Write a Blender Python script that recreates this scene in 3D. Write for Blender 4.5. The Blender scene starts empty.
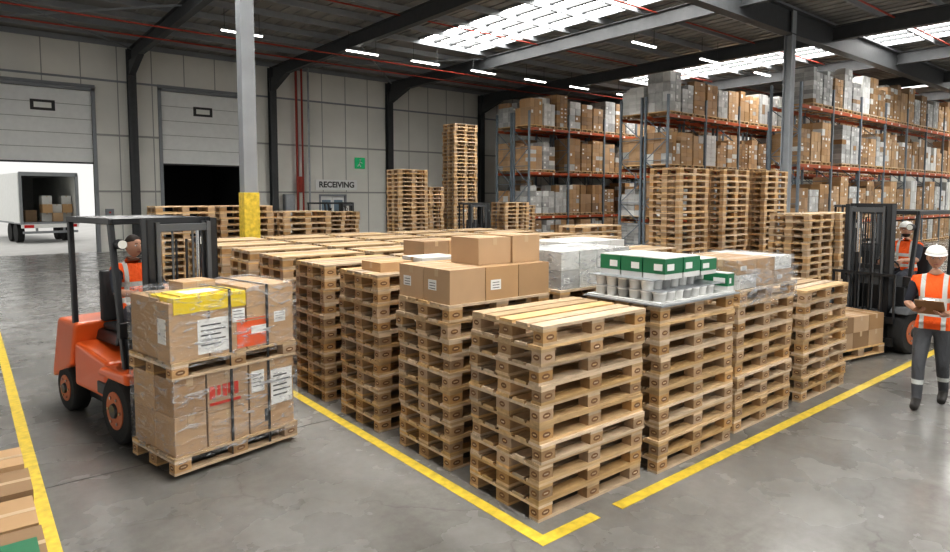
import bpy, bmesh, math, random
from mathutils import Vector, Matrix
random.seed(7)
R=random.uniform
# ---------------------------------------------------------------- materials
def newmat(name):
    m=bpy.data.materials.new(name); m.use_nodes=True
    nt=m.node_tree; return m,nt,nt.nodes['Principled BSDF']
def mat(name,col,rough=.6,metal=0,island=0,noise=0,nscale=5,bump=0,bscale=40,emit=0,coat=0,stretch=None,hue=0):
    m,nt,b=newmat(name); N=nt.nodes; L=nt.links
    b.inputs['Base Color'].default_value=(*col,1); b.inputs['Roughness'].default_value=rough; b.inputs['Metallic'].default_value=metal
    if coat: b.inputs['Coat Weight'].default_value=coat
    if emit:
        b.inputs['Emission Color'].default_value=(*col,1); b.inputs['Emission Strength'].default_value=emit
    src=None
    if island or noise or bump:
        tc=N.new('ShaderNodeTexCoord'); mp=N.new('ShaderNodeMapping'); L.new(tc.outputs['Object'],mp.inputs['Vector'])
        if stretch: mp.inputs['Scale'].default_value=stretch
    if island or noise:
        hsv=N.new('ShaderNodeHueSaturation'); hsv.inputs['Color'].default_value=(*col,1)
        val=None
        if island:
            g=N.new('ShaderNodeNewGeometry'); r=N.new('ShaderNodeMapRange'); L.new(g.outputs['Random Per Island'],r.inputs['Value'])
            r.inputs['To Min'].default_value=1-island; r.inputs['To Max'].default_value=1+island; val=r.outputs['Result']
            if hue:
                r3=N.new('ShaderNodeMapRange')
                mm=N.new('ShaderNodeMath'); mm.operation='FRACT'; m2=N.new('ShaderNodeMath'); m2.operation='MULTIPLY'; m2.inputs[1].default_value=7.31
                L.new(g.outputs['Random Per Island'],m2.inputs[0]); L.new(m2.outputs[0],mm.inputs[0]); L.new(mm.outputs[0],r3.inputs['Value'])
                r3.inputs['To Min'].default_value=1-hue; r3.inputs['To Max'].default_value=1+hue*.6; L.new(r3.outputs['Result'],hsv.inputs['Saturation'])
        if noise:
            n=N.new('ShaderNodeTexNoise'); n.inputs['Scale'].default_value=nscale; n.inputs['Detail'].default_value=5; L.new(mp.outputs['Vector'],n.inputs['Vector'])
            r2=N.new('ShaderNodeMapRange'); r2.inputs['From Min'].default_value=.3; r2.inputs['From Max'].default_value=.7
            r2.inputs['To Min'].default_value=1-noise; r2.inputs['To Max'].default_value=1+noise; L.new(n.outputs['Fac'],r2.inputs['Value'])
            if val:
                mu=N.new('ShaderNodeMath'); mu.operation='MULTIPLY'; L.new(val,mu.inputs[0]); L.new(r2.outputs['Result'],mu.inputs[1]); val=mu.outputs[0]
            else: val=r2.outputs['Result']
        L.new(val,hsv.inputs['Value']); L.new(hsv.outputs['Color'],b.inputs['Base Color'])
    if bump:
        n2=N.new('ShaderNodeTexNoise'); n2.inputs['Scale'].default_value=bscale; L.new(mp.outputs['Vector'],n2.inputs['Vector'])
        bp=N.new('ShaderNodeBump'); bp.inputs['Strength'].default_value=bump; bp.inputs['Distance'].default_value=.02
        L.new(n2.outputs['Fac'],bp.inputs['Height']); L.new(bp.outputs['Normal'],b.inputs['Normal'])
    return m
WOOD=mat('pallet_wood',(.53,.375,.215),.75,island=.27,noise=.18,nscale=6,stretch=(1,3,6),hue=.3)
WOODD=mat('pallet_block_wood',(.41,.26,.135),.8,island=.28,noise=.2,nscale=9,hue=.25)
MARK=mat('pallet_stamp',(.20,.105,.05),.8)
CARD=mat('cardboard',(.45,.295,.165),.8,island=.12,noise=.05,nscale=3,hue=.12)
CARDD=mat('cardboard_dark',(.32,.20,.105),.8,island=.25,noise=.06,nscale=3,hue=.15)
TAPE=mat('packing_tape',(.50,.36,.22),.35)
LABEL=mat('paper_label',(.75,.75,.73),.6)
INK=mat('printed_ink',(.05,.05,.05),.6)
WHITEC=mat('white_carton',(.62,.62,.60),.5,island=.12,noise=.04)
GREYC=mat('wrapped_grey_carton',(.42,.42,.41),.3,island=.3,noise=.15)
GREEN=mat('green_carton',(.02,.17,.075),.45,island=.15)
REDP=mat('red_print',(.75,.11,.02),.5)
REDL=mat('red_logo',(.55,.04,.02),.6)
YELB=mat('yellow_carton',(.78,.58,.02),.45)
BLACK=mat('black_strap',(.015,.015,.015),.5)
STEELD=mat('dark_painted_steel',(.06,.063,.066),.5,noise=.1)
STEELG=mat('grey_painted_steel',(.27,.285,.30),.45,noise=.08,nscale=2)
ALU=mat('galvanised_steel',(.38,.40,.42),.4,metal=.6,noise=.1)
RACKUP=mat('rack_upright_paint',(.16,.19,.22),.5,noise=.1)
ORANGEB=mat('rack_beam_orange',(.40,.085,.025),.5,island=.12)
FORANGE=mat('forklift_orange_paint',(.72,.13,.025),.35,coat=.3,noise=.05,nscale=3)
FBLACK=mat('forklift_black_paint',(.022,.023,.025),.4,coat=.2)
FGREY=mat('forklift_grey_paint',(.10,.105,.11),.45)
TYRE=mat('rubber_tyre',(.02,.02,.02),.85,bump=.3,bscale=60)
HUB=mat('wheel_hub',(.45,.13,.05),.5)
CHROME=mat('hydraulic_chrome',(.6,.6,.6),.2,metal=1)
SEATM=mat('seat_vinyl',(.02,.02,.022),.6)
YELP=mat('yellow_safety_paint',(.68,.50,.055),.5,noise=.22,nscale=14)
REDPIPE=mat('red_pipe',(.35,.05,.03),.5)
GLASSB=mat('blue_window_glass',(.22,.30,.36),.15)
LAMP=mat('lamp_tube',(1,.97,.9),.4,emit=8)
HEADL=mat('headlight_lens',(.8,.8,.75),.15)
REDLENS=mat('tail_light',(.6,.02,.02),.3)
SKY=mat('skylight_panel',(1,.985,.95),.5,emit=13.5)
EXITG=mat('exit_sign_green',(.02,.35,.14),.4,emit=.3)
def filmmat():
    m,nt,b=newmat('stretch_film'); N=nt.nodes; L=nt.links
    out=N['Material Output']; tr=N.new('ShaderNodeBsdfTransparent'); mx=N.new('ShaderNodeMixShader')
    b.inputs['Base Color'].default_value=(.72,.74,.77,1); b.inputs['Roughness'].default_value=.1
    tc=N.new('ShaderNodeTexCoord'); mp=N.new('ShaderNodeMapping'); mp.inputs['Scale'].default_value=(3,3,9); mp.inputs['Rotation'].default_value=(.3,.4,0)
    n=N.new('ShaderNodeTexNoise'); n.inputs['Scale'].default_value=2.0; n.inputs['Detail'].default_value=6; n.inputs['Distortion'].default_value=1.2
    L.new(tc.outputs['Object'],mp.inputs['Vector']); L.new(mp.outputs['Vector'],n.inputs['Vector'])
    r=N.new('ShaderNodeMapRange'); r.inputs['From Min'].default_value=.47; r.inputs['From Max'].default_value=.75; r.inputs['To Min'].default_value=.05; r.inputs['To Max'].default_value=.55
    L.new(n.outputs['Fac'],r.inputs['Value']); L.new(r.outputs['Result'],mx.inputs['Fac'])
    bp=N.new('ShaderNodeBump'); bp.inputs['Strength'].default_value=1; bp.inputs['Distance'].default_value=.06
    L.new(n.outputs['Fac'],bp.inputs['Height']); L.new(bp.outputs['Normal'],b.inputs['Normal'])
    L.new(tr.outputs[0],mx.inputs[1]); L.new(b.outputs[0],mx.inputs[2]); L.new(mx.outputs[0],out.inputs['Surface'])
    return m
FILM=filmmat()
def floormat():
    m,nt,b=newmat('concrete_floor'); N=nt.nodes; L=nt.links
    tc=N.new('ShaderNodeTexCoord')
    def noise(s,d=6,dist=0,sc=None,ro=.5):
        n=N.new('ShaderNodeTexNoise'); n.inputs['Scale'].default_value=s; n.inputs['Detail'].default_value=d; n.inputs['Distortion'].default_value=dist; n.inputs['Roughness'].default_value=ro
        if sc:
            mp=N.new('ShaderNodeMapping'); mp.inputs['Scale'].default_value=sc; L.new(tc.outputs['Object'],mp.inputs['Vector']); L.new(mp.outputs[0],n.inputs['Vector'])
        else: L.new(tc.outputs['Object'],n.inputs['Vector'])
        return n.outputs['Fac']
    def ramp(f,p0,c0,p1,c1):
        cr=N.new('ShaderNodeValToRGB'); L.new(f,cr.inputs['Fac']); e=cr.color_ramp.elements; e[0].position=p0; e[0].color=(*c0,1); e[1].position=p1; e[1].color=(*c1,1); return cr.outputs[0]
    def mul(a,c,f):
        mx=N.new('ShaderNodeMix'); mx.data_type='RGBA'; mx.blend_type='MULTIPLY'; mx.inputs[0].default_value=f; L.new(a,mx.inputs[6]); L.new(c,mx.inputs[7]); return mx.outputs[2]
    c=ramp(noise(.5,10,.3,ro=.6),.3,(.165,.16,.15),.7,(.28,.273,.258))
    c=mul(c,ramp(noise(9,10,.2,ro=.7),.3,(.6,.59,.58),.62,(1,1,1)),.6)
    c=mul(c,ramp(noise(1.3,9,.8,(1,.3,1),.6),.34,(.55,.53,.5),.52,(1,1,1)),.4)
    c=mul(c,ramp(noise(1.1,9,1.0,(.25,1.2,1),.6),.33,(.5,.48,.45),.46,(1,1,1)),.4)
    v=N.new('ShaderNodeTexVoronoi'); v.feature='DISTANCE_TO_EDGE'; v.inputs['Scale'].default_value=.33; 
    nd=N.new('ShaderNodeTexNoise'); nd.inputs['Scale'].default_value=1.4; nd.inputs['Detail'].default_value=6; L.new(tc.outputs['Object'],nd.inputs['Vector'])
    va=N.new('ShaderNodeVectorMath'); va.operation='ADD'; L.new(tc.outputs['Object'],va.inputs[0]); L.new(nd.outputs['Color'],va.inputs[1]); L.new(va.outputs[0],v.inputs['Vector'])
    c=mul(c,ramp(v.outputs['Distance'],.0,(.45,.43,.4),.005,(1,1,1)),.45)
    L.new(c,b.inputs['Base Color'])
    r=N.new('ShaderNodeMapRange'); r.inputs['From Min'].default_value=.3; r.inputs['From Max'].default_value=.7; r.inputs['To Min'].default_value=.14; r.inputs['To Max'].default_value=.36; L.new(noise(1.7,7),r.inputs['Value']); L.new(r.outputs[0],b.inputs['Roughness'])
    bp=N.new('ShaderNodeBump'); bp.inputs['Strength'].default_value=.03; L.new(noise(30,4),bp.inputs['Height']); L.new(bp.outputs[0],b.inputs['Normal'])
    return m
FLOOR=floormat()
YARD=mat('yard_concrete',(.75,.74,.72),.8,noise=.06,nscale=1)
WALLM=mat('wall_cladding',(.74,.73,.68),.6,noise=.05,nscale=.7)
SEAM=mat('wall_seam',(.36,.36,.34),.6)
CEIL=mat('roof_deck',(.30,.29,.27),.7,noise=.15,nscale=.8)
DOORM=mat('door_panel_paint',(.80,.81,.79),.45,noise=.03)
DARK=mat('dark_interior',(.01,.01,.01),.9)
JOINT=mat('floor_joint_filler',(.06,.058,.055),.8)
# ---------------------------------------------------------------- mesh builder
class MB:
    def __init__(s): s.v=[];s.f=[];s.m=[];s.sm=[];s.mats=[];s.T=Matrix.Identity(4)
    def mi(s,mt):
        if mt not in s.mats: s.mats.append(mt)
        return s.mats.index(mt)
    def add(s,vs,fs,mt,smooth=False):
        o=len(s.v); T=s.T
        s.v+= [tuple(T@Vector(p)) for p in vs]; k=s.mi(mt)
        for f in fs: s.f.append(tuple(i+o for i in f)); s.m.append(k); s.sm.append(smooth)
    def box(s,x0,x1,y0,y1,z0,z1,mt):
        s.add([(x0,y0,z0),(x1,y0,z0),(x1,y1,z0),(x0,y1,z0),(x0,y0,z1),(x1,y0,z1),(x1,y1,z1),(x0,y1,z1)],
              [(0,3,2,1),(4,5,6,7),(0,1,5,4),(1,2,6,5),(2,3,7,6),(3,0,4,7)],mt)
    def hexa(s,b,t,mt):
        s.add(list(b)+list(t),[(0,3,2,1),(4,5,6,7),(0,1,5,4),(1,2,6,5),(2,3,7,6),(3,0,4,7)],mt)
    def bar(s,p0,p1,w,h,mt):
        p0=Vector(p0);p1=Vector(p1);d=(p1-p0).normalized()
        up=Vector((0,0,1)) if abs(d.z)<.95 else Vector((0,1,0))
        a=d.cross(up).normalized()*w/2; c=a.cross(d).normalized()*h/2
        s.hexa([p0-a-c,p0+a-c,p0+a+c,p0-a+c],[p1-a-c,p1+a-c,p1+a+c,p1-a+c],mt)
    def tube(s,pts,rs,mt,n=12,cap=True,round_=False):
        pts=[Vector(p) for p in pts]
        if not isinstance(rs,(list,tuple)): rs=[rs]*len(pts)
        rs=list(rs)
        if round_:
            d=(pts[-1]-pts[-2]).normalized(); r=rs[-1]
            pts+= [pts[-1]+d*r*.6,pts[-1]+d*r*.95]; rs+=[r*.8,r*.3]
        vs=[];fs=[];ref=None
        for i,p in enumerate(pts):
            d=(pts[min(i+1,len(pts)-1)]-pts[max(i-1,0)]).normalized()
            if ref is None: ref=Vector((0,0,1)) if abs(d.z)<.9 else Vector((1,0,0))
            a=(ref-d*ref.dot(d)).normalized(); b=d.cross(a); ref=a
            for k in range(n):
                t=2*math.pi*k/n; vs.append(p+(a*math.cos(t)+b*math.sin(t))*rs[i])
        for i in range(len(pts)-1):
            for k in range(n):
                k2=(k+1)%n; fs.append((i*n+k,i*n+k2,(i+1)*n+k2,(i+1)*n+k))
        s.add(vs,fs,mt,True)
        if cap: 
            s.add(vs[:n],[tuple(range(n))[::-1]],mt); s.add(vs[-n:],[tuple(range(n))],mt)
    def ell(s,c,r,mt,nu=16,nv=10,fn=None,z0=-1):
        vs=[];fs=[]
        for j in range(nv+1):
            th=math.pi*j/nv; 
            for i in range(nu):
                ph=2*math.pi*i/nu; d=Vector((math.sin(th)*math.cos(ph),math.sin(th)*math.sin(ph),max(z0,math.cos(th))))
                p=Vector((d.x*r[0],d.y*r[1],d.z*r[2]))
                if fn: p=fn(d,p)
                vs.append(p+Vector(c))
        for j in range(nv):
            for i in range(nu):
                i2=(i+1)%nu; fs.append((j*nu+i,(j+1)*nu+i,(j+1)*nu+i2,j*nu+i2))
        s.add(vs,fs,mt,True)
    def obj(s,name,parent=None,bevel=0,loc=(0,0,0),rotz=0):
        me=bpy.data.meshes.new(name); me.from_pydata(s.v,[],s.f)
        for mt in s.mats: me.materials.append(mt)
        me.polygons.foreach_set('material_index',s.m); me.polygons.foreach_set('use_smooth',s.sm); me.update()
        ob=bpy.data.objects.new(name,me); bpy.context.collection.objects.link(ob)
        ob.location=loc; ob.rotation_euler=(0,0,rotz)
        if parent: ob.parent=parent
        if bevel:
            b=ob.modifiers.new('bevel','BEVEL'); b.width=bevel; b.segments=3; b.limit_method='ANGLE'; b.angle_limit=math.radians(40)
        return ob
def empty(name,loc=(0,0,0),rotz=0):
    e=bpy.data.objects.new(name,None); bpy.context.collection.objects.link(e); e.location=loc; e.rotation_euler=(0,0,rotz); e.empty_display_size=.2; return e
def TR(x,y,z=0,r=0): return Matrix.Translation((x,y,z))@Matrix.Rotation(r,4,'Z')
# ---------------------------------------------------------------- pallets
PH=.144
def pallet(mb,marks=True):
    for y0,y1 in ((0,.1),(.3275,.4725),(.7,.8)): mb.box(0,1.2,y0,y1,0,.022,WOOD)
    for bx in ((0,.145),(.5275,.6725),(1.055,1.2)):
        for y0,y1 in ((0.002,.1),(.3275,.4725),(.7,.798)):
            mb.box(bx[0]+.002,bx[1]-.002,y0,y1,.022,.1,WOODD)
        mb.box(bx[0],bx[1],0,.8,.1,.122,WOOD)
    for y0,y1 in ((0,.135),(.16,.285),(.3275,.4725),(.515,.64),(.665,.8)): mb.box(0,1.2,y0,y1,.122,PH,WOOD)
    if marks:
        for cx in (.0725,.6,1.1275):
            pts=[(cx+.042*math.cos(t*math.pi/5),-.001,.061+.022*math.sin(t*math.pi/5)) for t in range(10)]
            mb.add(pts,[tuple(range(10))],MARK)
            mb.box(cx-.022,cx+.022,-.002,-.001,.056,.066,WOOD)
        for cy in (.05,.4,.75):
            pts=[(-.001,cy-.032*math.cos(t*math.pi/5),.061+.022*math.sin(t*math.pi/5)) for t in range(10)]
            mb.add(pts,[tuple(range(10))],MARK)
            mb.box(-.002,-.001,cy-.016,cy+.016,.056,.066,WOOD)
def stack(x,y,n,rot=0,marks=False,name='pallet_stack',jit=.014):
    mb=MB()
    for i in range(n):
        mb.T=TR(x,y,0,rot)@TR(R(-jit,jit),R(-jit,jit),i*PH,R(-.010,.010) if i else 0)
        pallet(mb,marks)
    return mb.obj(name)
XS=[3.15,4.5,5.88,7.36,8.9]
YS=[3.13,4.22,5.4,6.6,7.8,9.0,10.2,11.4]
H={ (0,0):10,(1,0):10,(2,0):10,(3,0):9,
    (0,1):10,(1,1):10,(2,1):10,(3,1):9,
    (0,2):11,(1,2):10,(2,2):10,(3,2):10,
    (0,3):11,(1,3):11,(2,3):10,(3,3):10,(4,3):10}
for j in range(8):
    for i in range(5):
        if j>=4: n=random.choice([11,11,12,11])
        else: n=H.get((i,j))
        if not n: continue
        yy=YS[j]-(.06 if (j==0 and i in(1,)) else 0)
        stack(XS[i],yy,n,marks=(j<4 and i==0) or j==0,rot=R(-.01,.01))
for x,y,n in ((3.15,14.5,15),(4.5,14.6,15),(5.9,14.4,14)): stack(x,y,n)
for x,y,n in ((12.5,8.1,21),(14.0,7.9,21),(15.6,7.7,21),(13.2,5.6,14),(14.5,5.5,14),(10.4,9.0,12)): stack(x,y,n)
for x,y,n in ((11.6,18.4,23),(12.9,19.2,19),(15.5,20.4,37),(15.4,17.2,15),(9.2,19,13),(17,18.5,14)): stack(x,y,n,jit=.02)
# ---------------------------------------------------------------- boxes
def carton(mb,x,y,z,w,d,h,mt=None,tape=True,label=None,e=.004):
    mt=mt or CARD
    mb.box(x+e,x+w-e,y+e,y+d-e,z,z+h-.003,mt)
    if tape:
        if w>=d:
            c=y+d/2; mb.box(x+e-.001,x+w-e+.001,c-.025,c+.025,z+h-.07,z+h-.0015,TAPE)
        else:
            c=x+w/2; mb.box(c-.025,c+.025,y+e-.001,y+d-e+.001,z+h-.07,z+h-.0015,TAPE)
    if label:
        if 'x' in label:
            mb.box(x+e-.003,x+e,y+d*.5,y+d*.8,z+h*.35,z+h*.65,LABEL)
            for k in range(3): mb.box(x+e-.004,x+e-.003,y+d*.53,y+d*.75,z+h*(.39+.08*k),z+h*(.41+.08*k),INK)
        if 'y' in label:
            mb.box(x+w*.15,x+w*.45,y+e-.003,y+e,z+h*.3,z+h*.6,LABEL)
            for k in range(3): mb.box(x+w*.2,x+w*.4,y+e-.004,y+e-.003,z+h*(.35+.08*k),z+h*(.37+.08*k),INK)
mb=MB(); z=10*PH 
for a in range(3):
    for b in range(2): carton(mb,3.17+a*.4,4.24+b*.4,z,.4,.4,.30,label=('x' if a==0 else ('y' if a==1 else None)))
carton(mb,3.60,4.38,z+.30,.40,.42,.25); carton(mb,4.0,4.36,z+.30,.36,.44,.26)
mb.obj('cardboard_boxes')
mb=MB(); z=11*PH
carton(mb,3.75,5.5,z,.5,.4,.13,WHITEC); carton(mb,3.3,5.6,z,.4,.4,.1,CARD)
mb.obj('cardboard_boxes')
mb=MB(); z=11*PH
for a in range(2): carton(mb,4.6+a*.4,6.7,z,.4,.5,.2,CARD if a else CARDD)
mb.obj('cardboard_boxes')
mb=MB(); z=10*PH
for k in range(2):
    for a in range(4):
        for b in range(3): carton(mb,4.56+a*.27,4.26+b*.25,z+k*.19,.27,.25,.19,WHITEC if (a+b+k)%4 else GREYC,tape=False,label='y' if k==0 else 'x')
mb.box(4.55,5.65,4.25,5.02,z,z+.39,FILM); mb.obj('white_cartons')
mb=MB(); z=10*PH
for k in range(2):
    for a in range(4):
        for b in range(2): carton(mb,5.90+a*.29,5.42+b*.38,z+k*.17,.29,.38,.17,WHITEC if k else CARD,tape=False)
mb.obj('white_cartons')
mb=MB(); z=10*PH
for a in range(3):
    for b in range(2): carton(mb,5.90+a*.38,4.24+b*.38,z,.38,.38,.2,WHITEC,tape=False,label='y')
mb.obj('white_cartons')
# green/white on (1,0)
mb=MB(); z=10*PH; y0=3.07
mb.box(4.47,5.73,y0-.03,y0+.83,z,z+.014,ALU)
mb.box(4.5,5.7,y0,y0+.8,z+.014,z+.03,WHITEC)
z+=.03
for k in range(2):
    for a in range(9):
        for b in range(6):
            if (a<7 and k==0) or b>1 or (k==1 and a<6 and b>0):
                x=4.58+a*.125; y=y0+.07+b*.125
                mb.tube([(x,y,z),(x,y,z+.07)],[.050,.056],WHITEC if (a+b)%3 else GREYC,n=12); mb.tube([(x,y,z+.07),(x,y,z+.083)],.059,LABEL,n=12)
    z+=.083
    mb.box(4.52,5.55,y0+.02+.09*k,y0+.8,z,z+.006,ALU); z+=.006
def gcart(x,y,w,d,h,g=0):
    mb.box(x+.004,x+w-.004,y+.004,y+d-.004,z+g,z+g+h-.003,WHITEC)
    mb.box(x+.002,x+w-.002,y+.002,y+d-.002,z+g+h*.25,z+g+h*.94,GREEN)
    mb.box(x+.03,x+w*.5,y-.001,y+.002,z+g+h*.4,z+g+h*.7,LABEL); mb.box(x-.001,x+.002,y+.03,y+d*.5,z+g+h*.4,z+g+h*.7,LABEL)
    mb.box(x+.02,x+w-.02,y+.03,y+d*.5,z+g+h-.003,z+g+h-.001,LABEL)
for a in range(3):
    for b in range(3): gcart(4.64+a*.28,y0+.06+b*.24,.265,.23,.19 if a<2 else .15)
mb.obj('green_white_cartons')
mb=MB()
z=10*PH+.03
for b in range(2): gcart(5.60,y0+.02+b*.40,.12,.3,.17)
mb.obj('green_white_cartons')
# load on (2,0)
mb=MB(); z=10*PH
for k in range(2):
    for a in range(3):
        for b in range(2): carton(mb,5.91+a*.385,3.16+b*.38,z+k*.145,.385,.38,.145,CARD if (a+k)%3 else WHITEC,label='y' if a!=1 else 'x')
mb.box(5.89,7.08,3.14,3.94,z,z+.30,FILM); mb.box(5.89,7.08,3.10,3.12,z-.16,z+.2,FILM)
mb.obj('wrapped_boxes')
# bottom-left boxes
mb=MB()
for i,(x,y,w,d,h0,n) in enumerate(((-.30,5.72,.58,.42,.18,2),(-.30,5.22,.60,.46,.17,2),(-.30,4.70,.59,.48,.16,2),(-.30,4.17,.60,.5,.16,2),(-.30,3.6,.58,.5,.15,2),(-.9,5.3,.55,.6,.2,2),(-.9,4.5,.55,.7,.2,2))):
    for k in range(n): carton(mb,x,y,k*h0,w,d,h0,CARD if (i+k)%2 else CARDD,label='y' if k else None)
mb.box(-.2,.26,4.24,4.5,.3185,.323,GREEN)
mb.obj('cardboard_boxes')
# ---------------------------------------------------------------- forklift
def forklift(name,loc,rotz,body=FORANGE,guard=FBLACK,mast_h=2.15,lift=0.05):
    E=empty(name,loc,rotz)
    def P(mb,n,b=0): return mb.obj(n,E,b)
    m=MB()
    m.box(-.47,.47,-.38,.15,.22,.62,body); m.box(-.36,.36,-1.3,.1,.16,.4,FBLACK)
    m.hexa([(-.52,-1.15,.35),(.52,-1.15,.35),(.52,-.35,.35),(-.52,-.35,.35)],[(-.5,-1.2,.82),(.5,-1.2,.82),(.48,-.42,.7),(-.48,-.42,.7)],body)
    P(m,'chassis',.04)
    m=MB()
    m.hexa([(-.5,-1.9,.3),(.5,-1.9,.3),(.54,-1.2,.55),(-.54,-1.2,.55)],[(-.46,-1.78,1.0),(.46,-1.78,1.0),(.52,-1.1,1.02),(-.52,-1.1,1.02)],body)
    m.box(-.4,.4,-1.75,-1.3,.16,.6,FBLACK); m.box(-.3,.3,-1.86,-1.78,.55,.85,FBLACK)
    P(m,'counterweight',.08)
    m=MB(); m.hexa([(-.3,-1.25,.8),(.3,-1.25,.8),(.3,-.62,.8),(-.3,-.62,.8)],[(-.28,-1.25,.93),(.28,-1.25,.93),(.27,-.64,.93),(-.27,-.64,.93)],FBLACK); P(m,'engine_hood',.03)
    m=MB(); m.box(-.25,.25,-1.08,-.6,.93,1.0,SEATM); m.hexa([(-.24,-1.18,1.0),(.24,-1.18,1.0),(.24,-1.06,1.0),(-.24,-1.06,1.0)],[(-.2,-1.28,1.55),(.2,-1.28,1.55),(.2,-1.18,1.55),(-.2,-1.18,1.55)],SEATM); P(m,'seat',.03)
    m=MB(); m.box(-.45,.45,-.12,.06,.6,1.0,FBLACK); m.hexa([(-.42,-.2,.9),(.42,-.2,.9),(.42,.04,.9),(-.42,.04,.9)],[(-.4,-.12,1.12),(.4,-.12,1.12),(.4,.02,1.16),(-.4,.02,1.16)],FGREY)
    for k in range(3): m.tube([(.2+.06*k,-.1,1.1),(.2+.06*k,-.17,1.27)],.01,FBLACK,8)
    P(m,'dashboard',.02)
    m=MB(); m.tube([(0,-.12,1.1),(0,-.32,1.28)],.022,FBLACK,10)
    c=Vector((0,-.33,1.29)); d=Vector((0,-.66,.75)).normalized(); a=Vector((1,0,0)); b=d.cross(a)
    m.tube([c+(a*math.cos(t*math.pi/10)+b*math.sin(t*math.pi/10))*.16 for t in range(21)],.014,FBLACK,8)
    for t in (0,2.1,4.2): m.tube([c,c+(a*math.cos(t)+b*math.sin(t))*.16],.01,FBLACK,6)
    P(m,'steering_wheel')
    m=MB(); top=2.12
    for s in (-1,1):
        m.bar((s*.46,.02,.6),(s*.44,-.28,top),.05,.06,guard); m.bar((s*.47,-1.2,.95),(s*.44,-1.32,top),.05,.06,guard)
        m.bar((s*.44,-.24,top),(s*.44,-1.36,top),.06,.06,guard)
        m.bar((s*.5,-.1,.45),(s*.5,-.55,.45),.04,.12,FBLACK)
    for k in range(8): m.bar((-.42,-.32-.13*k,top+.01),(.42,-.32-.13*k,top+.01),.03,.03,guard)
    m.bar((-.44,-.26,top),(.44,-.26,top),.07,.06,guard); m.bar((-.44,-1.34,top),(.44,-1.34,top),.07,.06,guard)
    P(m,'overhead_guard',.008)
    m=MB()
    for s in (-1,1):
        m.tube([(s*.4,-.2,1.9),(s*.4,-.12,1.9)],.05,FBLACK,14); m.tube([(s*.4,-.12,1.9),(s*.4,-.11,1.9)],.042,HEADL,14)
        m.box(s*.47-.05,s*.47+.05,-.02,.05,1.02,1.16,FBLACK)
    P(m,'work_lights')
    def wheel(n,x,y,r,w,s):
        m=MB(); x0=x-w/2; x1=x+w/2
        m.tube([(x0,y,r),(x0+.02,y,r),(x1-.02,y,r),(x1,y,r)],[r*.9,r,r,r*.9],TYRE,28)
        xo=x1 if s>0 else x0
        m.tube([(xo-s*.06,y,r),(xo+s*.008,y,r)],[r*.58,r*.55],HUB,24); m.tube([(xo,y,r),(xo+s*.03,y,r)],[r*.24,r*.2],FBLACK,12)
        for k in range(6):
            t=k*math.pi/3; yy=y+r*.4*math.cos(t); zz=r+r*.4*math.sin(t); m.tube([(xo,yy,zz),(xo+s*.02,yy,zz)],r*.05,CHROME,6)
        P(m,n)
    for s in (-1,1):
        wheel('front_wheel_%s'%('r' if s>0 else 'l'),s*.46,0,.33,.22,s); wheel('rear_wheel_%s'%('r' if s>0 else 'l'),s*.42,-1.45,.26,.18,s)
    m=MB()
    for s in (-1,1):
        m.hexa([(s*.47-.16,-.38,.62),(s*.47+.12,-.38,.62),(s*.47+.12,.30,.62),(s*.47-.16,.30,.62)],[(s*.47-.16,-.32,.7),(s*.47+.1,-.32,.7),(s*.47+.1,.22,.72),(s*.47-.16,.22,.72)],body)
    P(m,'fenders',.03)
    m=MB()
    for s in (-1,1):
        x=s*.31
        m.box(x-.035,x+.035,.16,.18,.12,mast_h,FBLACK); m.box(x-.035,x+.035,.27,.29,.12,mast_h,FBLACK); m.box(x+s*.02,x+s*.035,.16,.29,.12,mast_h,FBLACK)
        x=s*.25; m.box(x-.02,x+.02,.19,.21,.14,mast_h-.03,FGREY); m.box(x-.02,x+.02,.29,.31,.14,mast_h-.03,FGREY); m.box(x+s*.01,x+s*.02,.19,.31,.14,mast_h-.03,FGREY)
        m.tube([(s*.19,.2,.2),(s*.19,.2,1.5)],.03,FBLACK,12); m.tube([(s*.19,.2,1.5),(s*.19,.2,mast_h-.08)],.02,CHROME,12)
        m.bar((s*.1,.27,.3),(s*.1,.27,mast_h-.1),.02,.012,FGREY)
    for zz in (.2,1.25,mast_h-.06): m.box(-.34,.34,.14,.17,zz,zz+.07,FBLACK)
    m.box(-.26,.26,.24,.3,mast_h-.12,mast_h-.05,FGREY)
    m.tube([(-.05,.24,.25),(-.05,.24,mast_h-.2)],.012,FBLACK,8); m.tube([(.05,.24,.25),(.05,.24,mast_h-.2)],.012,FBLACK,8)
    P(m,'mast')
    m=MB(); l=lift
    m.box(-.46,.46,.32,.37,l+.08,l+.2,FBLACK); m.box(-.46,.46,.32,.37,l+.42,l+.52,FBLACK)
    for x in (-.46,-.28,-.1,.1,.28,.46): m.box(x-.012,x+.012,.33,.36,l+.5,l+1.15,FBLACK)
    m.box(-.475,.475,.33,.36,l+1.12,l+1.16,FBLACK)
    for s in (-1,1): m.box(s*.24-.04,s*.24+.04,.32,.36,l+.1,l+.5,FBLACK)
    P(m,'carriage')
    m=MB()
    for s in (-1,1):
        m.box(s*.26-.055,s*.26+.055,.37,.405,l+.03,l+.55,FBLACK)
        m.hexa([(s*.26-.055,.37,l+.03),(s*.26+.055,.37,l+.03),(s*.26+.045,1.18,l+.05),(s*.26-.045,1.18,l+.05)],[(s*.26-.055,.37,l+.075),(s*.26+.055,.37,l+.075),(s*.26+.045,1.18,l+.062),(s*.26-.045,1.18,l+.062)],FBLACK)
    P(m,'forks')
    return E
FL=(1.60,6.83,0); FR=math.radians(192)
forklift('forklift',FL,FR)
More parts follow.
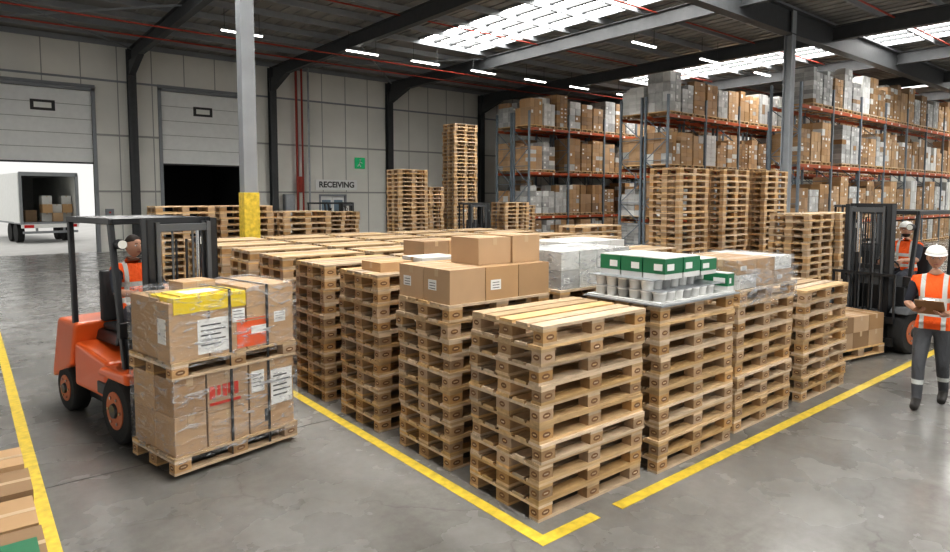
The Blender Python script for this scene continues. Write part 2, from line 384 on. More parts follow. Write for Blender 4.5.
def tload(name,loc,rotz):
    E=empty(name,loc,rotz)
    def P(m,n,b=0): return m.obj(n,E,b)
    y0,y1=.43,1.23; zb=.045
    def S(s): return .6-s
    for zz,n in ((zb,'lower_pallet'),(zb+.80,'upper_pallet')):
        m=MB(); m.T=TR(-.6,y0,zz)@TR(1.2,.8,0,math.pi); pallet(m); P(m,n)
    def cb(m,s0,s1,ya,yb,z0,z1,mt=CARD):
        m.box(S(s1)+.003,S(s0)-.003,ya+.003,yb-.003,z0,z1-.003,mt)
        if mt in (CARD,CARDD): 
            c=(s0+s1)/2; m.box(S(c)-.03,S(c)+.03,ya+.002,yb-.001,z1-.08,z1-.0015,TAPE)
    z0=zb+PH; z1=zb+.80
    m=MB()
    cb(m,.02,.30,y0+.02,y1-.38,z0,z0+.33); cb(m,.02,.30,y1-.38,y1-.02,z0,z0+.34); cb(m,.02,.30,y0+.02,y1-.38,z0+.33,z1); cb(m,.02,.30,y1-.38,y1-.02,z0+.34,z1,CARDD)
    cb(m,.31,.70,y0+.02,y1-.02,z0,z0+.30); cb(m,.31,.70,y0+.02,y1-.02,z0+.30,z1)
    cb(m,.71,1.18,y0+.02,y1-.02,z0,z0+.24); cb(m,.71,1.18,y0+.02,y1-.02,z0+.24,z1)
    P(m,'lower_cartons',.004)
    m=MB(); y=y1-.02
    def lab(s0,s1,za,zb_,mt=LABEL,lines=0):
        m.box(S(s1),S(s0),y-.001,y+.002,za,zb_,mt)
        for k in range(lines):
            zz=zb_-(zb_-za)*(.18+.7*k/max(1,lines)); h=(zb_-za)*.03
            m.box(S(s0+(s1-s0)*(.9 if k%2 else .75)),S(s0+(s1-s0)*.1),y+.002,y+.003,zz-h,zz+h*.4,INK)
    for k,(a,b) in enumerate(((.33,.38),(.40,.43),(.45,.49),(.50,.55),(.56,.6))): lab(a,b,z0+.42+(k%2)*.02,z0+.53,REDL)
    lab(.33,.62,z0+.36,z0+.385,REDL)
    lab(.73,.86,z0+.38,z0+.58,LABEL,4); lab(.93,1.16,z0+.22,z0+.55,LABEL,5); lab(.86,.9,z0+.08,z0+.2,INK); 
    P(m,'lower_labels')
    u0=zb+.80+PH; m=MB()
    cb(m,.02,.34,y0+.02,y1-.25,u0,u0+.52); cb(m,.0,.34,y1-.25,y1-.02,u0,u0+.50)
    cb(m,.35,.69,y0+.02,y1-.02,u0,u0+.50); cb(m,.70,1.19,y0+.02,y1-.02,u0,u0+.56); cb(m,.36,.68,y0+.02,y1-.5,u0+.50,u0+.6)
    P(m,'upper_cartons',.004)
    m=MB(); m.box(S(.69),S(.04),y1-.46,y1-.012,u0+.40,u0+.535,YELB); m.box(S(.62),S(.12),y1-.4,y1-.06,u0+.535,u0+.55,YELB)
    m.box(S(.50),S(.2),y1-.3,y1-.1,u0+.55,u0+.552,LABEL); P(m,'yellow_carton',.012)
    m=MB()
    lab(.24,.52,u0+.03,u0+.33,LABEL,5); lab(.56,.68,u0+.26,u0+.38,LABEL,3); lab(.60,.92,u0+.02,u0+.25,REDP); m.box(S(.9),S(.74),y+.002,y+.004,u0+.13,u0+.2,LABEL)
    lab(.98,1.1,u0+.2,u0+.3,LABEL,3); lab(.60,.92,u0+.265,u0+.275,REDP)
    m.box(.6-.002,.602,y1-.22,y1-.08,u0+.15,u0+.36,LABEL)
    P(m,'upper_labels')
    m=MB()
    for s in (.53,.9):
        for a,b in ((zb+.01,zb+.805),(zb+.83,u0+.565)):
            m.box(S(s)-.012,S(s)+.012,y+.011,y+.016,a,b,BLACK)
        m.box(S(s)-.012,S(s)+.012,y0+.01,y+.016,u0+.563,u0+.568,BLACK)
    P(m,'straps')
    m=MB(); m.box(-.605,.605,y0+.002,y1+.012,u0-.05,u0+.575,FILM); m.box(-.603,.603,y0+.002,y1+.010,z0-.05,z1+.01,FILM); P(m,'film_wrap')
tload('loaded_pallet',FL,FR)
# right forklift
F2=(11.08,3.66,0); F2R=math.radians(80)
forklift('forklift',F2,F2R,body=FGREY,mast_h=2.25)
E=empty('loaded_pallet',F2,F2R)
m=MB(); m.T=TR(-.4,.43,.045)@TR(.8,0,0,math.pi/2)
pallet(m); m.obj('pallet',E)
m=MB()
for a in range(2):
    for b in range(3):
        for k in range(2): 
            carton(m,-.39+a*.39,.45+b*.385,.045+PH+k*.23,.39,.385,.23,CARDD if (a+b+k)%2 else CARD,label=None)
m.obj('cartons',E)
forklift('forklift',(13.6,16.6,0),math.radians(150),body=FGREY)
forklift('forklift',(11.2,21.8,0),math.radians(200),body=FGREY)
forklift('forklift',(17.8,6.2,0),math.radians(120),body=FGREY,guard=FBLACK)
# ---------------------------------------------------------------- racks
def rack(x0,nb,y0,rows,lv=(1.4,3.6,5.8),top=6.6,bay=2.85,dep=1.1,gap=.2):
    fr=MB(); gd=MB(); tags=MB()
    for r in range(rows):
        ya=y0+r*(dep+gap); yb=ya+dep
        for b in range(nb+1):
            x=x0+b*bay
            for yy in (ya,yb): 
                fr.box(x-.05,x+.05,yy-.04,yy+.04,0,top,RACKUP); fr.box(x-.08,x+.08,yy-.08,yy+.08,0,.02,RACKUP)
            zz=.3; k=0
            while zz+.9<top:
                fr.bar((x,ya if k%2 else yb,zz),(x,yb if k%2 else ya,zz+.9),.03,.03,RACKUP); fr.bar((x,ya,zz),(x,yb,zz),.03,.03,RACKUP); zz+=.9;k+=1
        for b in range(nb):
            xa=x0+b*bay+.05; xb=xa+bay-.1
            for z in lv:
                for yy in (ya,yb): fr.box(xa,xb,yy-.03,yy+.03,z-.13,z,ORANGEB)
                for q in range(3): fr.box(xa+.4+q*.9,xa+.5+q*.9,ya+.03,yb-.03,z-.04,z,ALU)
                tags.box(xa+.6,xa+.75,ya-.034,ya-.03,z-.11,z-.03,LABEL); tags.box(xa+1.6,xa+1.75,ya-.034,ya-.03,z-.11,z-.03,LABEL)
            for z in (0.0,)+tuple(lv):
                w=(bay-.1)/3
                for q in range(3):
                    if R(0,1)<.05: continue
                    px=xa+q*w+.02; pw=w-.06; z0=z+.002
                    for yy in (ya-.02,ya+dep*.5-.05,yb-.08): gd.box(px,px+pw,yy,yy+.1,z0,z0+.022,WOOD); 
                    for qq in (0,.5,1): 
                        for yy in (ya-.02,yb-.08): gd.box(px+qq*(pw-.1),px+qq*(pw-.1)+.1,yy,yy+.1,z0+.022,z0+.1,WOODD)
                    gd.box(px,px+pw,ya-.03,yb+.03,z0+.1,z0+PH,WOOD)
                    h=R(1.1,1.7); 
                    if z==0: h=min(h,1.05)
                    nx=random.choice([2,2,3,3]); nz=random.choice([3,4,5,6,7,8]); t=random.choice([CARD,CARDD,CARDD,CARD,CARDD,GREYC,WHITEC,GREYC,CARDD])
                    ny=3
                    hh=h/nz; inn=R(0,.04)
                    for a in range(nx):
                        for c in range(ny):
                            for k in range(nz):
                                if k==nz-1 and R(0,1)<.12: continue
                                bw=(pw-2*inn)/nx; bd=(dep+.02)/ny
                                j=R(0,.012); tt=t if R(0,1)<.9 else random.choice([CARDD,WHITEC,GREYC])
                                gd.box(px+inn+a*bw+.006,px+inn+(a+1)*bw-.006,ya-.01+c*bd+.005+j*(c==0),ya-.01+(c+1)*bd-.005,z0+PH+k*hh,z0+PH+(k+1)*hh-.008,tt)
                                if c==0 and R(0,1)<.25: tags.box(px+inn+a*bw+.05,px+inn+a*bw+.17,ya-.012,ya-.006,z0+PH+k*hh+hh*.3,z0+PH+k*hh+hh*.65,LABEL)
    E=empty('pallet_rack'); fr.obj('rack_frame',E); gd.obj('stored_goods',E); tags.obj('labels',E)
rack(24.2,8,10.7,1)
rack(22.8,9,15.4,2)
rack(21.8,8,22.6,2)
# ---------------------------------------------------------------- building
WY=31.0; CZ=9.0
m=MB(); m.box(-14,66,-12,WY+.3,-.2,0,FLOOR); m.obj('floor')
m=MB(); m.box(-30,66,WY+.3,80,-.25,-.02,YARD); m.obj('ground')
m=MB()
for x in (-6,0-1.8,12.0,20,28,36,44): m.box(x-.008,x+.008,-12,WY,0,.0015,JOINT)
for y in (0.4,6.05,12.3,18.5,25): m.box(-14,66,y-.006,y+.006,0,.0015,JOINT)
m.obj('floor_joints')
m=MB()
T=.003
m.box(2.95,3.05,2.90,13.9,0,T,YELP)
m.box(3.05,3.55,2.90,3.0,0,T,YELP); m.box(3.78,15.5,2.88,2.98,0,T,YELP)
m.box(.32,.42,-2,30,0,T,YELP)
m.obj('floor_marking')
m=MB()
ops=[(-.2,4.4,6.8),(7.1,10.6,7.1),(14.6,16.2,2.5)]
x=-14
for a,b,h in ops:
    m.box(x,a,WY,WY+.25,0,CZ,WALLM); m.box(a,b,WY,WY+.25,h,CZ,WALLM); x=b
m.box(x,66,WY,WY+.25,0,CZ,WALLM)
m.obj('wall_back')
m=MB()
xx=-13.5
while xx<65:
    hh=0
    for a,b,h in ops:
        if a-.05<xx<b+.05: hh=h+.05
    m.box(xx-.02,xx+.02,WY-.012,WY,hh,CZ,SEAM); xx+=1.35
for z in (2.6,5.0,7.3):
    x=-14
    for a,b,h in ops+[(66,66,0)]:
        if z<h or a==66: m.box(x,a,WY-.05,WY,z-.04,z+.04,SEAM if z!=7.3 else STEELG); x=b
m.obj('trim_1')
m=MB(); m.box(64,64.3,-12,WY,0,CZ,WALLM); m.obj('wall_right')
m=MB()
sk=[(2,5,-10,20),(15.1,18.4,-6,22.3),(28.3,31.5,-6,22.3),(41.6,44.8,-6,22.3),(55,58,-6,22.3)]
x=-14
for a,b,c,d in sk:
    m.box(x,a,-12,WY+.3,CZ,CZ+.1,CEIL); m.box(a,b,-12,c,CZ,CZ+.1,CEIL); m.box(a,b,d,WY+.3,CZ,CZ+.1,CEIL); x=b
m.box(x,66,-12,WY+.3,CZ,CZ+.1,CEIL)
xx=-13.8
while xx<64:
    if not any(a-.1<xx<b+.1 for a,b,c,d in sk): m.box(xx-.06,xx+.06,-12,WY,CZ-.04,CZ,CEIL)
    xx+=.5
m.obj('ceiling')
m=MB()
for a,b,c,d in sk: m.box(a,b,c,d,CZ+.02,CZ+.06,SKY)
m.obj('skylight')
m=MB()
for a,b,c,d in sk:
    for k in (1,2,3): 
        q=a+(b-a)*k/4; m.box(q-.08,q+.08,c,d,CZ-.08,CZ+.02,STEELD)
    m.box(a-.05,a+.03,c,d,CZ-.1,CZ+.02,STEELG); m.box(b-.03,b+.05,c,d,CZ-.1,CZ+.02,STEELG)
m.obj('trim_2')
m=MB(); y=-10
while y<WY:
    m.box(-14,64,y-.04,y+.04,CZ-.26,CZ-.05,STEELG); y+=1.7
m.obj('roof_purlins')
m=MB()
def ibeam(p0,p1,w,h):
    p0=Vector(p0);p1=Vector(p1); up=Vector((0,0,h/2))
    m.bar(p0,p1,.03,h,STEELD); m.bar(p0+up,p1+up,w,.03,STEELD); m.bar(p0-up,p1-up,w,.03,STEELD)
fx=[-1.0,5.9,12.1,18.8,25.5,32.2,38.9,45.6,52.3,59]
for x in fx:
    ibeam((x,-12,CZ-.58),(x,WY-.1,CZ-.58),.24,.5)
    m.hexa([(x-.12,WY-2.2,CZ-.87),(x+.12,WY-2.2,CZ-.87),(x+.12,WY-.2,CZ-1.5),(x-.12,WY-.2,CZ-1.5)],[(x-.12,WY-2.2,CZ-.82),(x+.12,WY-2.2,CZ-.82),(x+.12,WY-.2,CZ-.82),(x-.12,WY-.2,CZ-.82)],STEELD)
CY=10.2
ibeam((-14,CY,CZ-.75),(64,CY,CZ-.75),.34,.8)
for k in range(len(fx)-1):
    if k%2==0:
        m.bar((fx[k],22.5,CZ-.35),(fx[k+1],WY-.5,CZ-.35),.06,.06,STEELG); m.bar((fx[k+1],22.5,CZ-.35),(fx[k],WY-.5,CZ-.35),.06,.06,STEELG)
m.obj('roof_beams')
def column(x,y,w,mt,yel=0,name='steel_column'):
    m=MB(); 
    m.box(x-w/2,x+w/2,y-w/2,y-w/2+.025,0,CZ-.3,mt); m.box(x-w/2,x+w/2,y+w/2-.025,y+w/2,0,CZ-.3,mt); m.box(x-.012,x+.012,y-w/2,y+w/2,0,CZ-.3,mt)
    m.box(x-w/2-.08,x+w/2+.08,y-w/2-.08,y+w/2+.08,0,.03,mt)
    m.obj(name)
for x in fx[1:]: column(x,WY-.25,.32,STEELD)
column(22.1,CY,.28,STEELG)
m=MB(); m.box(4.44,4.72,12.85,13.13,0,CZ-.2,STEELG); m.box(4.42,4.74,12.83,13.15,0,2.45,YELP); m.box(4.32,4.84,12.73,13.25,0,.02,STEELG); m.obj('steel_column',bevel=.01)
for y,xs in ((22.4,(7.8,12.5,15.5,18.7,22,25.2,29,33,38)),(14.6,(20,24.5,29,34)),(4.5,(26,31,36))):
    for x in xs:
        m=MB(); m.box(x-.7,x+.7,y-.04,y+.04,CZ-1.0,CZ-.96,LAMP); m.box(x-.73,x+.73,y-.07,y+.07,CZ-.96,CZ-.92,STEELG)
        for s in (-.6,.6): m.tube([(x+s,y,CZ-.92),(x+s,y,CZ-.1)],.01,STEELD,6)
        m.obj('strip_light')
m=MB()
for y,z in ((25.2,CZ-.95),(23.4,CZ-.95),(19,CZ-.35),(13.2,CZ-.35),(8.2,CZ-.4),(3.4,CZ-.4)): m.tube([(-14,y,z),(63.8,y,z)],.03,REDPIPE,8)
m.obj('sprinkler_pipes')
def rdoor(name,a,b,z0,z1,n,wx):
    E=empty(name); m=MB(); h=(z1-z0)/n
    for k in range(n): m.box(a,b,WY+.08,WY+.13,z0+k*h+.012,z0+(k+1)*h-.012,DOORM)
    m.box(a,b,WY+.1,WY+.12,z0,z1,SEAM); m.obj('door_panels',E,.006)
    m=MB(); zz=z0+(n-1.55)*h
    m.box(wx-.42,wx+.42,WY+.06,WY+.09,zz,zz+.42,INK); m.box(wx-.3,wx+.3,WY+.055,WY+.062,zz+.1,zz+.32,HEADL); m.obj('door_window',E)
    m=MB()
    m.box(a-.14,a,WY-.06,WY+.2,0,z1+.1,STEELG); m.box(b,b+.14,WY-.06,WY+.2,0,z1+.1,STEELG); m.box(a-.14,b+.14,WY-.06,WY+.2,z1,z1+.25,STEELG)
    m.tube([(a,WY-.1,z1+.1),(b,WY-.1,z1+.1)],.05,STEELG,10); m.box(a,b,WY+.04,WY+.1,z0-.05,z0+.02,INK)
    m.obj('door_frame',E)
rdoor('door_1',-.2,4.4,3.8,6.8,5,2.7)
rdoor('door_2',7.1,10.6,3.85,7.1,5,8.9)
m=MB(); a=WY+.27
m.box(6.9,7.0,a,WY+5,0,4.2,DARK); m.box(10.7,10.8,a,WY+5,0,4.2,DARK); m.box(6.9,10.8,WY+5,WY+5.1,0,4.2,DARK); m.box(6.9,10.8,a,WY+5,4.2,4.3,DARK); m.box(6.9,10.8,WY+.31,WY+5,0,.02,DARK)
m.obj('dock_tunnel')
E=empty('door_3'); m=MB()
m.box(14.6,14.7,WY-.03,WY+.2,0,2.5,STEELG); m.box(16.1,16.2,WY-.03,WY+.2,0,2.5,STEELG); m.box(14.6,16.2,WY-.03,WY+.2,2.4,2.5,STEELG); m.obj('door_frame',E)
m=MB(); m.box(14.7,15.4,WY+.08,WY+.12,0,2.4,DOORM); m.box(15.42,16.1,WY+.08,WY+.12,0,2.4,DOORM); m.box(14.8,15.3,WY+.07,WY+.08,.5,2.2,GLASSB); m.box(15.5,16.0,WY+.07,WY+.08,.5,2.2,GLASSB); m.obj('door_leaves',E)
def sign(name,txt,x,z,size,mt,w,h,bm):
    E=empty(name); m=MB(); m.box(x-w/2,x+w/2,WY-.09,WY-.05,z-h/2,z+h/2,bm); m.obj('board',E)
    c=bpy.data.curves.new(name+'_text','FONT'); c.body=txt; c.size=size; c.align_x='CENTER'; c.align_y='CENTER'; c.extrude=.004; c.offset=.012
    o=bpy.data.objects.new('lettering',c); bpy.context.collection.objects.link(o); o.location=(x,WY-.1,z); o.rotation_euler=(math.pi/2,0,0); c.materials.append(mt); o.parent=E
sign('receiving_sign','RECEIVING',15.6,3.0,.42,INK,2.4,.55,DOORM)
E=empty('exit_sign'); m=MB(); m.box(16.7,17.3,WY-.1,WY-.05,3.9,4.5,EXITG); m.obj('board',E)
m=MB(); m.ell((17.02,WY-.105,4.38),(.05,.01,.05),LABEL,10,6); m.bar((17.0,WY-.105,4.3),(16.95,WY-.105,4.14),.02,.07,LABEL); m.bar((16.95,WY-.105,4.15),(17.05,WY-.105,4.0),.02,.05,LABEL); m.bar((16.95,WY-.105,4.15),(16.85,WY-.105,4.02),.02,.05,LABEL); m.bar((17.0,WY-.105,4.28),(17.14,WY-.105,4.2),.02,.04,LABEL); m.obj('running_figure',E)
m=MB(); a=WY-.32
m.tube([(13.3,a,.02),(13.3,a,CZ-.1)],.06,REDPIPE,10); m.tube([(13.6,a,.02),(13.6,a,CZ-.1)],.05,REDPIPE,10)
m.tube([(13.95,a,.02),(13.95,a,CZ-.1)],.05,ALU,10); m.tube([(13.45,a,2.6),(13.45,a,3.4)],.14,REDPIPE,12)
m.obj('riser_pipes')
m=MB(); m.box(12.6,13.1,WY-.4,WY-.06,1.3,2.5,STEELG); m.box(12.65,13.05,WY-.42,WY-.4,1.35,2.45,ALU); m.obj('electrical_cabinet',bevel=.01)
for x,z in ((10.9,1.4),(6.6,1.4),(4.9,1.4)):
    m=MB(); m.box(x-.15,x+.15,WY-.2,WY-.02,z,z+.45,STEELG); m.tube([(x,WY-.2,z+.3),(x,WY-.22,z+.3)],.04,REDLENS,10); m.obj('door_control_box')
E=empty('box_trailer',(3.5,39.0,0),math.radians(8)); m=MB(); Wt=1.27
m.box(-Wt,-Wt+.06,0,9,1.05,3.5,DOORM); m.box(Wt-.06,Wt,0,9,1.05,3.5,DOORM); m.box(-Wt,Wt,0,9,3.5,3.58,DOORM); m.box(-Wt,Wt,8.9,9,1.05,3.5,DOORM); m.box(-Wt,Wt,0,9,.98,1.07,STEELG)
m.box(-Wt-.02,-Wt+.1,-.05,.05,.95,3.6,STEELG); m.box(Wt-.1,Wt+.02,-.05,.05,.95,3.6,STEELG); m.box(-Wt,Wt,-.05,.05,3.42,3.62,STEELG); m.obj('box_body',E)
m=MB(); m.box(-Wt-.06,-Wt-.02,.0,1.2,1.05,3.5,DOORM); m.box(Wt+.02,Wt+.06,0,1.2,1.05,3.5,DOORM); m.obj('rear_doors',E)
m=MB(); m.box(-1.2,1.2,-.1,.05,.5,.62,STEELG); m.box(-1.25,1.25,-.08,.1,.78,.98,DOORM)
for s in (-1,1): m.box(s*.95-.2,s*.95+.2,-.12,-.08,.8,.94,REDLENS); m.box(s*.6-.04,s*.6+.04,-.05,.1,.5,.98,STEELG); m.tube([(s*1.2,1.6,.5),(s*.9,1.6,.5)],.5,TYRE,24); m.tube([(s*1.2,2.9,.5),(s*.9,2.9,.5)],.5,TYRE,24)
m.obj('rear_bumper_and_wheels',E)
m=MB()
for a in range(3):
    for k in range(3-a%2): carton(m,-.2+a*.45,.5+R(0,.3),1.08+k*.45,.45,.6,.45,CARD if (a+k)%2 else WHITEC)
carton(m,-.9,.8,1.08,.5,.5,.6,CARDD); m.obj('cargo_boxes',E)
# ---------------------------------------------------------------- people
def clothmat(name,base,band=None,zb=(),xb=None,x_z=None,rough=.8):
    m,nt,b=newmat(name); N=nt.nodes; L=nt.links; b.inputs['Roughness'].default_value=rough
    b.inputs['Base Color'].default_value=(*base,1)
    if band:
        tc=N.new('ShaderNodeTexCoord'); sp=N.new('ShaderNodeSeparateXYZ'); L.new(tc.outputs['Object'],sp.inputs[0])
        def rng(sock,c,w):
            a=N.new('ShaderNodeMath'); a.operation='COMPARE'; a.inputs[1].default_value=c; a.inputs[2].default_value=w; L.new(sock,a.inputs[0]); return a.outputs[0]
        def mx(a,c):
            n=N.new('ShaderNodeMath'); n.operation='MAXIMUM'; L.new(a,n.inputs[0]); L.new(c,n.inputs[1]); return n.outputs[0]
        cur=None
        for z in zb:
            o=rng(sp.outputs['Z'],z,.026); cur=o if cur is None else mx(cur,o)
        if xb:
            ab=N.new('ShaderNodeMath'); ab.operation='ABSOLUTE'; L.new(sp.outputs['X'],ab.inputs[0]); o=rng(ab.outputs[0],xb,.022); cur=mx(cur,o)
        mix=N.new('ShaderNodeMix'); mix.data_type='RGBA'; mix.inputs[6].default_value=(*base,1); mix.inputs[7].default_value=(*band,1); L.new(cur,mix.inputs[0]); L.new(mix.outputs[2],b.inputs['Base Color'])
    n=N.new('ShaderNodeTexNoise'); n.inputs['Scale'].default_value=9; n.inputs['Detail'].default_value=3; n.inputs['Distortion'].default_value=.8
    bp=N.new('ShaderNodeBump'); bp.inputs['Strength'].default_value=.7; bp.inputs['Distance'].default_value=.03; L.new(n.outputs['Fac'],bp.inputs['Height']); L.new(bp.outputs[0],b.inputs['Normal'])
    return m
SKIN=mat('skin',(.50,.28,.19),.55); HAIR=mat('hair',(.03,.02,.015),.7); HAT=mat('hard_hat_white',(.78,.78,.76),.3,coat=.4)
BOOT=mat('boot_leather',(.025,.022,.02),.6); EYEW=mat('eye_white',(.8,.8,.8),.3); LIP=mat('lips',(.38,.15,.12),.5)
SILVER=(.55,.57,.55); SHIRT=mat('navy_shirt',(.035,.04,.055),.85,bump=.2,bscale=20)
def human(name,J,loc,rotz,vest,pants,hat=None,sleeve='SHORT',head_pitch=0,head_yaw=0,hands=None,parent=None,beard=False,hem=0.0,seated=False):
    E=empty(name,loc,rotz) 
    rad={'pel':.150,'waist':.142,'chest':.160,'uch':.120,'neck':.060,'nt':.056,'sl':.074,'sr':.074,'el':.046,'er':.046,'fl':.042,'fr':.042,'wl':.030,'wr':.030,
         'ul':.058,'ur':.058,'hl':.105,'hr':.105,'tl':.092,'tr':.092,'kl':.07,'kr':.07,'cl':.066,'cr':.066,'al':.05,'ar':.05,'bl':.05,'br':.05,'ol':.042,'or':.042}
    V=lambda k:Vector(J[k])
    J=dict(J)
    for s in 'lr':
        J['u'+s]=tuple(V('s'+s).lerp(V('e'+s),.5)); J['f'+s]=tuple(V('e'+s).lerp(V('w'+s),.35)); J['t'+s]=tuple(V('h'+s).lerp(V('k'+s),.45)); J['c'+s]=tuple(V('k'+s).lerp(V('a'+s),.35))
        fd=Vector(J['foot'+s]); a=V('a'+s); J['b'+s]=tuple(a+fd*.09+Vector((0,0,-.035))); J['o'+s]=tuple(a+fd*.19+Vector((0,0,-.045)))
    keys=list(rad); ix={k:i for i,k in enumerate(keys)}
    bones=[('pel','waist','torso'),('waist','chest','torso'),('chest','uch','torso'),('uch','neck','torso'),('neck','nt','neck')]
    for s in 'lr':
        bones+=[('uch','s'+s,'torso'),('s'+s,'u'+s,'sleeve'),('u'+s,'e'+s,'sleeve'),('e'+s,'f'+s,'fore'),('f'+s,'w'+s,'fore'),('pel','h'+s,'leg'),('h'+s,'t'+s,'leg'),('t'+s,'k'+s,'leg'),('k'+s,'c'+s,'leg'),('c'+s,'a'+s,'leg'),('a'+s,'b'+s,'boot'),('b'+s,'o'+s,'boot')]
    me=bpy.data.meshes.new('body'); me.from_pydata([J[k] for k in keys],[(ix[a],ix[b]) for a,b,_ in bones],[])
    ob=bpy.data.objects.new('body',me); bpy.context.collection.objects.link(ob)
    sk_=ob.modifiers.new('skin','SKIN'); sk_.use_smooth_shade=True
    for i,k in enumerate(keys):
        d=me.skin_vertices[0].data[i]; d.radius=(rad[k],rad[k]); d.use_root=(k=='pel')
    ss=ob.modifiers.new('sub','SUBSURF'); ss.levels=3; ss.render_levels=3
    bpy.context.view_layer.update()
    dg=bpy.context.evaluated_depsgraph_get(); nm=bpy.data.meshes.new_from_object(ob.evaluated_get(dg)); ob.modifiers.clear(); ob.data=nm
    hz=J['pel'][2]+hem
    bm=bmesh.new(); bm.from_mesh(nm)
    bmesh.ops.bisect_plane(bm,geom=bm.verts[:]+bm.edges[:]+bm.faces[:],plane_co=(0,0,hz),plane_no=(0,0,1))
    bm.to_mesh(nm); bm.free()
    ms=[vest,SHIRT,SKIN,pants,BOOT]; nm.materials.clear()
    for x in ms: nm.materials.append(x)
    segs=[(Vector(J[a]),Vector(J[b]),l,rad[a],rad[b]) for a,b,l in bones]
    def near(p):
        best=None
        for a,b,l,ra,rb in segs:
            ab=b-a; t=max(0,min(1,(p-a).dot(ab)/ab.length_squared)); c=a+ab*t; d=(p-c).length/(ra+(rb-ra)*t)
            if best is None or d<best[0]: best=(d,l,c,t)
        return best
    labs=[]
    for p in nm.polygons:
        d,l,c,t=near(p.center); p.use_smooth=True
        if l=='torso' and p.center.z<hz: l='leg'
        elif l=='leg' and p.center.z>hz and (not seated or p.center.y<J['pel'][1]+.13): l='torso'
        labs.append(l)
    for p,l in zip(nm.polygons,labs):
        p.material_index={'torso':0,'sleeve':1,'fore':2 if sleeve=='SHORT' else 1,'neck':2,'leg':3,'boot':4}[l]
    for v in nm.vertices:
        d,l,c,t=near(v.co)
        if l=='torso': v.co.y-=(v.co.y-c.y)*.20
    ob.parent=E
    hm=MB(); hc=V('nt')+Vector((0,.02,.115)); M=Matrix.Translation(hc)@Matrix.Rotation(head_yaw,4,'Z')@Matrix.Rotation(head_pitch,4,'X'); hm.T=M
    def fn(d,p):
        q=p.copy()
        if d.z<0: q.x*=1-.30*d.z*d.z; q.y*=1-.12*d.z*d.z
        if d.y>0: q.y*=.95
        if d.y>.8 and abs(d.x)<.22 and -.42<d.z<.1: q.y+=.022*(1-abs(d.x)/.22)*max(0,(1-abs(d.z+.2)/.3))
        if d.y>.6 and .0<d.z<.25 and .2<abs(d.x)<.55: q.y-=.006
        if d.y>.6 and d.z<-.7: q.y+=.012
        return q
    hm.ell((0,0,0),(.077,.097,.118),SKIN,32,28,fn)
    for s in (-1,1):
        hm.ell((s*.030,.079,.012),(.013,.010,.008),EYEW,10,8); hm.ell((s*.030,.087,.012),(.006,.004,.006),HAIR,8,6)
        hm.add([(s*.030-.018,.089,.03),(s*.030+.018,.089,.03),(s*.030+.016,.086,.037),(s*.030-.016,.086,.037)],[(0,1,2,3)],HAIR)
        hm.ell((s*.079,-.005,0),(.010,.02,.032),SKIN,10,8)
    hm.ell((0,.086,-.053),(.024,.008,.007),LIP,12,6)
    hm.ell((0,-.012,.018),(.082,.096,.112),HAIR,24,16,lambda d,p: p if (d.z>.25 or d.y<-.1) and d.z>-.45 else p*.8)
    if beard: hm.ell((0,.03,-.075),(.058,.052,.042),HAIR,16,10)
    hm.obj('head',E)
    if hat:
        h=MB(); h.T=M@Matrix.Translation((0,-.008,.052))@Matrix.Rotation(.02,4,'X')
        h.ell((0,0,0),(.100,.120,.095),hat,28,14,lambda d,p: Vector((p.x,p.y,max(p.z,-.002))))
        vs=[];n=28
        for i in range(n):
            t=2*math.pi*i/n; c,s=math.cos(t),math.sin(t); e=.012+.04*max(0,s)**2
            vs.append((c*.098,s*.118,.004)); vs.append((c*(.100+e*.4),s*(.12+e),-.004))
        h.add(vs,[(2*i,2*((i+1)%n),2*((i+1)%n)+1,2*i+1) for i in range(n)],hat,True)
        h.add([(a,b,c-.004) for a,b,c in vs],[(2*i+1,2*((i+1)%n)+1,2*((i+1)%n),2*i) for i in range(n)],hat,True)
        h.tube([(0,-.10,.05),(0,-.04,.096),(0,.05,.09),(0,.11,.036)],.007,hat,8)
        h.obj('hard_hat',E)
    hd=MB()
    for s in 'lr':
        if not hands or s not in hands: continue
        dr,nrm,curl=hands[s]; w=V('w'+s); d=Vector(dr).normalized(); n=Vector(nrm); n=(n-d*n.dot(d)).normalized(); side=d.cross(n)*(1 if s=='r' else -1)
        hd.tube([w-d*.02,w+d*.02,w+d*.06,w+d*.09],[.03,.033,.038,.03],SKIN,12)
        for k,(off,L_) in enumerate(((-.031,.075),(-.011,.085),(.010,.08),(.030,.062))):
            b0=w+d*.045-side*off; b1=w+d*.092-side*off*1.05; c1=math.radians(curl*.5); 
            p2=b1+(d*math.cos(c1)+n*math.sin(c1))*L_*.45; c2=c1+math.radians(curl*.6); p3=p2+(d*math.cos(c2)+n*math.sin(c2))*L_*.32; c3=c2+math.radians(curl*.3); p4=p3+(d*math.cos(c3)+n*math.sin(c3))*L_*.22
            hd.tube([b0,b1,p2,p3,p4],[.013,.0105,.0095,.0085,.0075],SKIN,8,round_=True)
        t0=w+d*.025+side*.025; t1=w+d*.055+side*.055+n*.012; t2=w+d*.085+side*.06+n*.03; hd.tube([t0,t1,t2],[.015,.012,.010],SKIN,8,round_=True)
    if hands: hd.obj('hands',E)
    return E
VEST=clothmat('hi_vis_vest',(.85,.12,.015),SILVER,(1.06,1.22),.10)
PANTS=clothmat('work_trousers',(.075,.078,.085),SILVER,(.30,))
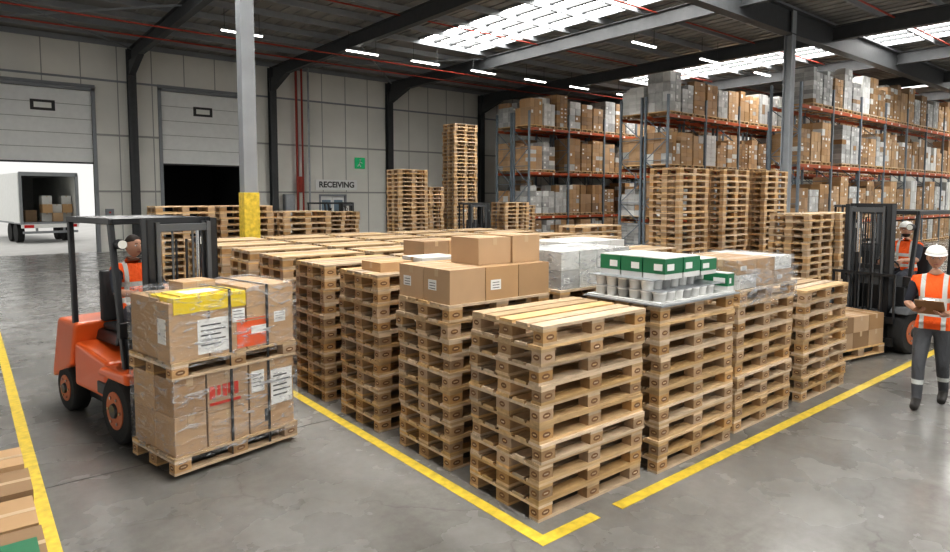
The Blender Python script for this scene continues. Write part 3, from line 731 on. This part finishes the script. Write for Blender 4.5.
J=dict(pel=(0,0,.95),waist=(0,0,1.08),chest=(0,.005,1.27),uch=(0,-.01,1.40),neck=(0,0,1.50),nt=(0,.02,1.57),
  sl=(-.175,-.01,1.42),sr=(.175,-.01,1.42),el=(-.25,-.03,1.15),er=(.25,-.02,1.15),wl=(-.16,.20,1.10),wr=(.15,.21,1.12),
  hl=(-.09,0,.89),hr=(.09,0,.89),kl=(-.10,-.03,.50),kr=(.10,.14,.50),al=(-.10,-.22,.14),ar=(.10,.17,.09),footl=(0,.95,-.25),footr=(0,1,0))
WL=(8.40,2.18,0); WR=math.radians(98)
human('warehouse_worker',J,WL,WR,VEST,PANTS,hat=HAT,head_pitch=-.14,head_yaw=.15,hem=-.06,
  hands={'l':((.75,.65,-.05),(0,0,1),35),'r':((-.75,.6,.05),(0,0,1),50)})
E=empty('clipboard',WL,WR); m=MB(); m.T=Matrix.Translation((0,.30,1.16))@Matrix.Rotation(math.radians(35),4,'X')
BOARD=mat('clipboard_board',(.30,.16,.07),.5)
m.box(-.13,.13,-.15,.16,-.004,.004,BOARD); m.box(-.11,.11,-.14,.13,.004,.006,LABEL); m.box(-.05,.05,.12,.17,.004,.016,CHROME)
for k in range(6): m.box(-.09,.08,-.12+k*.035,-.115+k*.035,.006,.0065,INK)
m.obj('board',E)
VEST2=clothmat('hi_vis_vest_driver',(.85,.12,.015),SILVER,(1.25,1.42),.10); PANTS2=clothmat('driver_trousers',(.05,.055,.07))
Js=dict(pel=(0,-.86,1.13),waist=(0,-.88,1.26),chest=(0,-.88,1.44),uch=(0,-.88,1.56),neck=(0,-.86,1.65),nt=(0,-.845,1.71),
  sl=(-.175,-.88,1.57),sr=(.175,-.88,1.57),el=(-.25,-.68,1.36),er=(.26,-.66,1.36),wl=(-.15,-.43,1.36),wr=(.15,-.43,1.36),
  hl=(-.09,-.80,1.12),hr=(.09,-.80,1.12),kl=(-.14,-.40,1.10),kr=(.14,-.40,1.10),al=(-.14,-.30,.72),ar=(.14,-.30,.72),footl=(0,.8,.1),footr=(0,.8,.1))
hh={'l':((.1,1,-.4),(0,-.3,-1),70),'r':((-.1,1,-.4),(0,-.3,-1),70)}
human('forklift_driver',Js,FL,FR,VEST2,PANTS2,head_yaw=.2,hands=hh,hem=.04,seated=True)
human('forklift_driver',Js,F2,F2R,VEST2,PANTS2,hat=HAT,head_yaw=.5,hands=hh,beard=True,hem=.04,seated=True)
# ---------------------------------------------------------------- world, camera
w=bpy.data.worlds.new('world'); bpy.context.scene.world=w; w.use_nodes=True
bg=w.node_tree.nodes['Background']; bg.inputs[0].default_value=(1,.99,.96,1); bg.inputs[1].default_value=.85
cam=bpy.data.cameras.new('camera'); co=bpy.data.objects.new('camera',cam); bpy.context.collection.objects.link(co)
co.location=(0,0,2.36); co.rotation_euler=(math.radians(90-4),0,math.radians(-39.1)); cam.lens=630/950*36; cam.sensor_width=36; cam.clip_end=300
cam.shift_y=-35/950
bpy.context.scene.camera=co
vs_=bpy.context.scene.view_settings
vs_.view_transform='Standard'
for lk in ('Medium High Contrast','Standard - Medium High Contrast'):
    try: vs_.look=lk; print('look',lk); break
    except Exception as ex: pass
